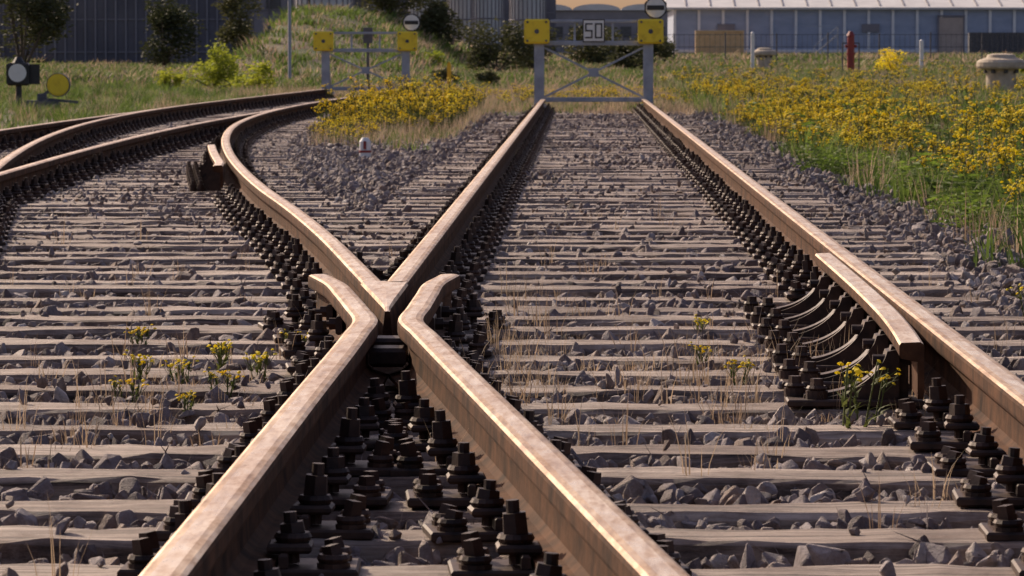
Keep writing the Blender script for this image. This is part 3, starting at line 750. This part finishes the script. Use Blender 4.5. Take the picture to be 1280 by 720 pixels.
def container(x,y,l,h,mat,name):
    e=empty(name,(x,y,.0)); z0=gb(x,y); mb=MB(); mb.box((0,1.2,z0+h/2+.1),(l,2.4,h-.1))
    for q in np.arange(-l/2+.2,l/2-.1,.3): mb.box((q,-.02,z0+h/2+.1),(.14,.08,h-.4))
    for sx in(-1,1): mb.box((sx*(l/2-.06),-.03,z0+h/2+.1),(.18,.14,h))
    for zz in(z0+.15,z0+h): mb.box((0,-.04,zz),(l,.14,.18))
    mb.obj('corrugated_body',[mat],e)
    mb=MB()
    for q in(-l/2+.7,l/2-.7): mb.box((q,1.2,z0+.02),(.4,2.2,.3))
    mb.obj('feet',[M_STEELD],e)
container(16.9,540,5.9,2.9,M_TAN,'shipping_container'); container(50.5,535,7.0,2.6,M_STEELD,'shipping_container')
e=empty('steel_stairs',(28,530,gb(28,530))); mb=MB()
for dy in(0,1): 
    mb.beam((0,dy,0),(2.8,dy,2.4),.1,.15); mb.beam((0,dy,1.0),(2.8,dy,3.4),.06,.06); mb.beam((0,dy,0),(0,dy,1),.06,.06); mb.beam((2.8,dy,0),(2.8,dy,3.4),.08,.08);mb.beam((-1,dy,3.4),(2.8,dy,3.4),.06,.06)
for i in range(9): mb.box((.15+i*.3,.5,.15+i*.27),(.3,1,.04))
mb.obj('flight',[M_STEEL],e)
def clad(name,x0,x1,y,d,h,mat,mrib,dx,dz,wind=None):
    e=empty(name,((x0+x1)/2,y,0)); w=x1-x0; mb=MB(); mb.box((0,d/2,h/2-.3),(w,d,h+.6)); mb.obj('walls',[mat],e)
    mb=MB()
    for q in np.arange(-w/2,w/2+.01,dx): mb.box((q,-.04,h/2),(.07,.12,h))
    for z in np.arange(dz*.5,h,dz): mb.box((0,-.025,z),(w,.07,.05))
    for q in np.arange(0.3,d,dx):
        for sx in(-1,1): mb.box((sx*w/2,q,h/2),(.10,.07,h))
    mb.obj('facade_grid',[mrib],e)
    mb=MB(); mb.box((0,d/2,h+.12),(w+.4,d+.4,.24)); mb.obj('parapet',[mrib],e)
    if wind:
        mb=MB()
        for q in np.arange(-w/2+wind,w/2-wind*.5,wind*2):
            for z in np.arange(1.5,h-1,3): mb.box((q,-.03,z),(wind,.1,1.2))
        mb.obj('windows',[M_GLASS],e)
clad('industrial_building',-22.2,-14.6,182,14,12,M_GREYA,M_GREYB,.42,1.35)
clad('industrial_building',-34,-23.2,210,14,10,M_GREYA,M_GREYB,.8,2.6)
clad('industrial_building',-33,-15,330,20,12,M_GREYB,M_GREYA,1.6,2.5,1.1)
clad('industrial_building',-19,-2.5,400,20,14,M_GREYA,M_GREYB,1.3,2.8,1.0)
def silo(x,y,r,h):
    e=empty('silo',(x,y,0)); mb=MB(); mb.cyl((0,0,-.3),(0,0,h),r,n=40); mb.cyl((0,0,h),(0,0,h+r*.6),r,r*.2,n=40)
    for i in range(24):
        a=i*math.pi/12; mb.box((r*math.cos(a),r*math.sin(a),h/2),(.10,.08,h),1,Matrix.Rotation(a,3,'Z'))
    for z in np.arange(1.2,h,1.7): mb.torus((0,0,z),r+.03,.05,40,4,1)
    mb.obj('shell',[M_SILO,M_GREYB],e)
silo(-10.6,300,1.15,9); silo(-8.2,305,1.1,9.5); silo(-6.3,296,1.05,8); silo(-3.8,310,1.25,9); silo(-17,290,1.9,10)
e=empty('fence',(0,215,0)); mb=MB()
for x in np.arange(-8,38,2.5): mb.cyl((x,0,gb(x,215)-.2),(x,0,gb(x,215)+1.5),.035,n=6)
for z in(.25,.85,1.45): mb.beam((-8,0,gb(10,215)+z),(37,0,gb(10,215)+z),.025,.025)
for x in np.arange(-8,37,.25): mb.beam((x,0.03,gb(x,215)),(x,0.03,gb(x,215)+1.45),.012,.012)
mb.obj('posts_and_mesh',[M_STEELD],e)

# ------------------------------------------------------------------ light, world, camera
AZ=math.radians(-38); EL=math.radians(31)
w=bpy.data.worlds.new('World'); S.world=w; w.use_nodes=True
nt=w.node_tree; bg=nt.nodes['Background']
sky=N(nt,'ShaderNodeTexSky',sky_type='NISHITA'); sky.sun_disc=False; sky.sun_elevation=EL; sky.sun_rotation=AZ; sky.dust_density=3
tint=N(nt,'ShaderNodeMix',data_type='RGBA',blend_type='MULTIPLY'); tint.inputs[0].default_value=1; tint.inputs[7].default_value=(1.0,.84,.88,1)
nt.links.new(sky.outputs[0],tint.inputs[6]); nt.links.new(tint.outputs[2],bg.inputs['Color']); bg.inputs['Strength'].default_value=.12
sl=bpy.data.lights.new('sun','SUN'); sl.energy=5.0; sl.angle=math.radians(.5); sl.color=(1,.83,.62)
so=bpy.data.objects.new('sun',sl); COL.objects.link(so)
d=Vector((math.sin(AZ)*math.cos(EL),math.cos(AZ)*math.cos(EL),math.sin(EL))); so.rotation_euler=d.to_track_quat('Z','Y').to_euler(); so.location=(-20,20,30)
cam=bpy.data.cameras.new('camera'); co=bpy.data.objects.new('camera',cam); COL.objects.link(co)
cam.sensor_width=36; cam.lens=5500/1280*36; cam.clip_end=5000; cam.clip_start=.1
co.location=(0,0,H); co.rotation_euler=(math.radians(90-3.081),0,math.radians(.906))
cam.dof.use_dof=True; cam.dof.focus_distance=12.5; cam.dof.aperture_fstop=28
S.camera=co
S.view_settings.view_transform='Standard'; S.view_settings.look='None'; S.view_settings.exposure=0
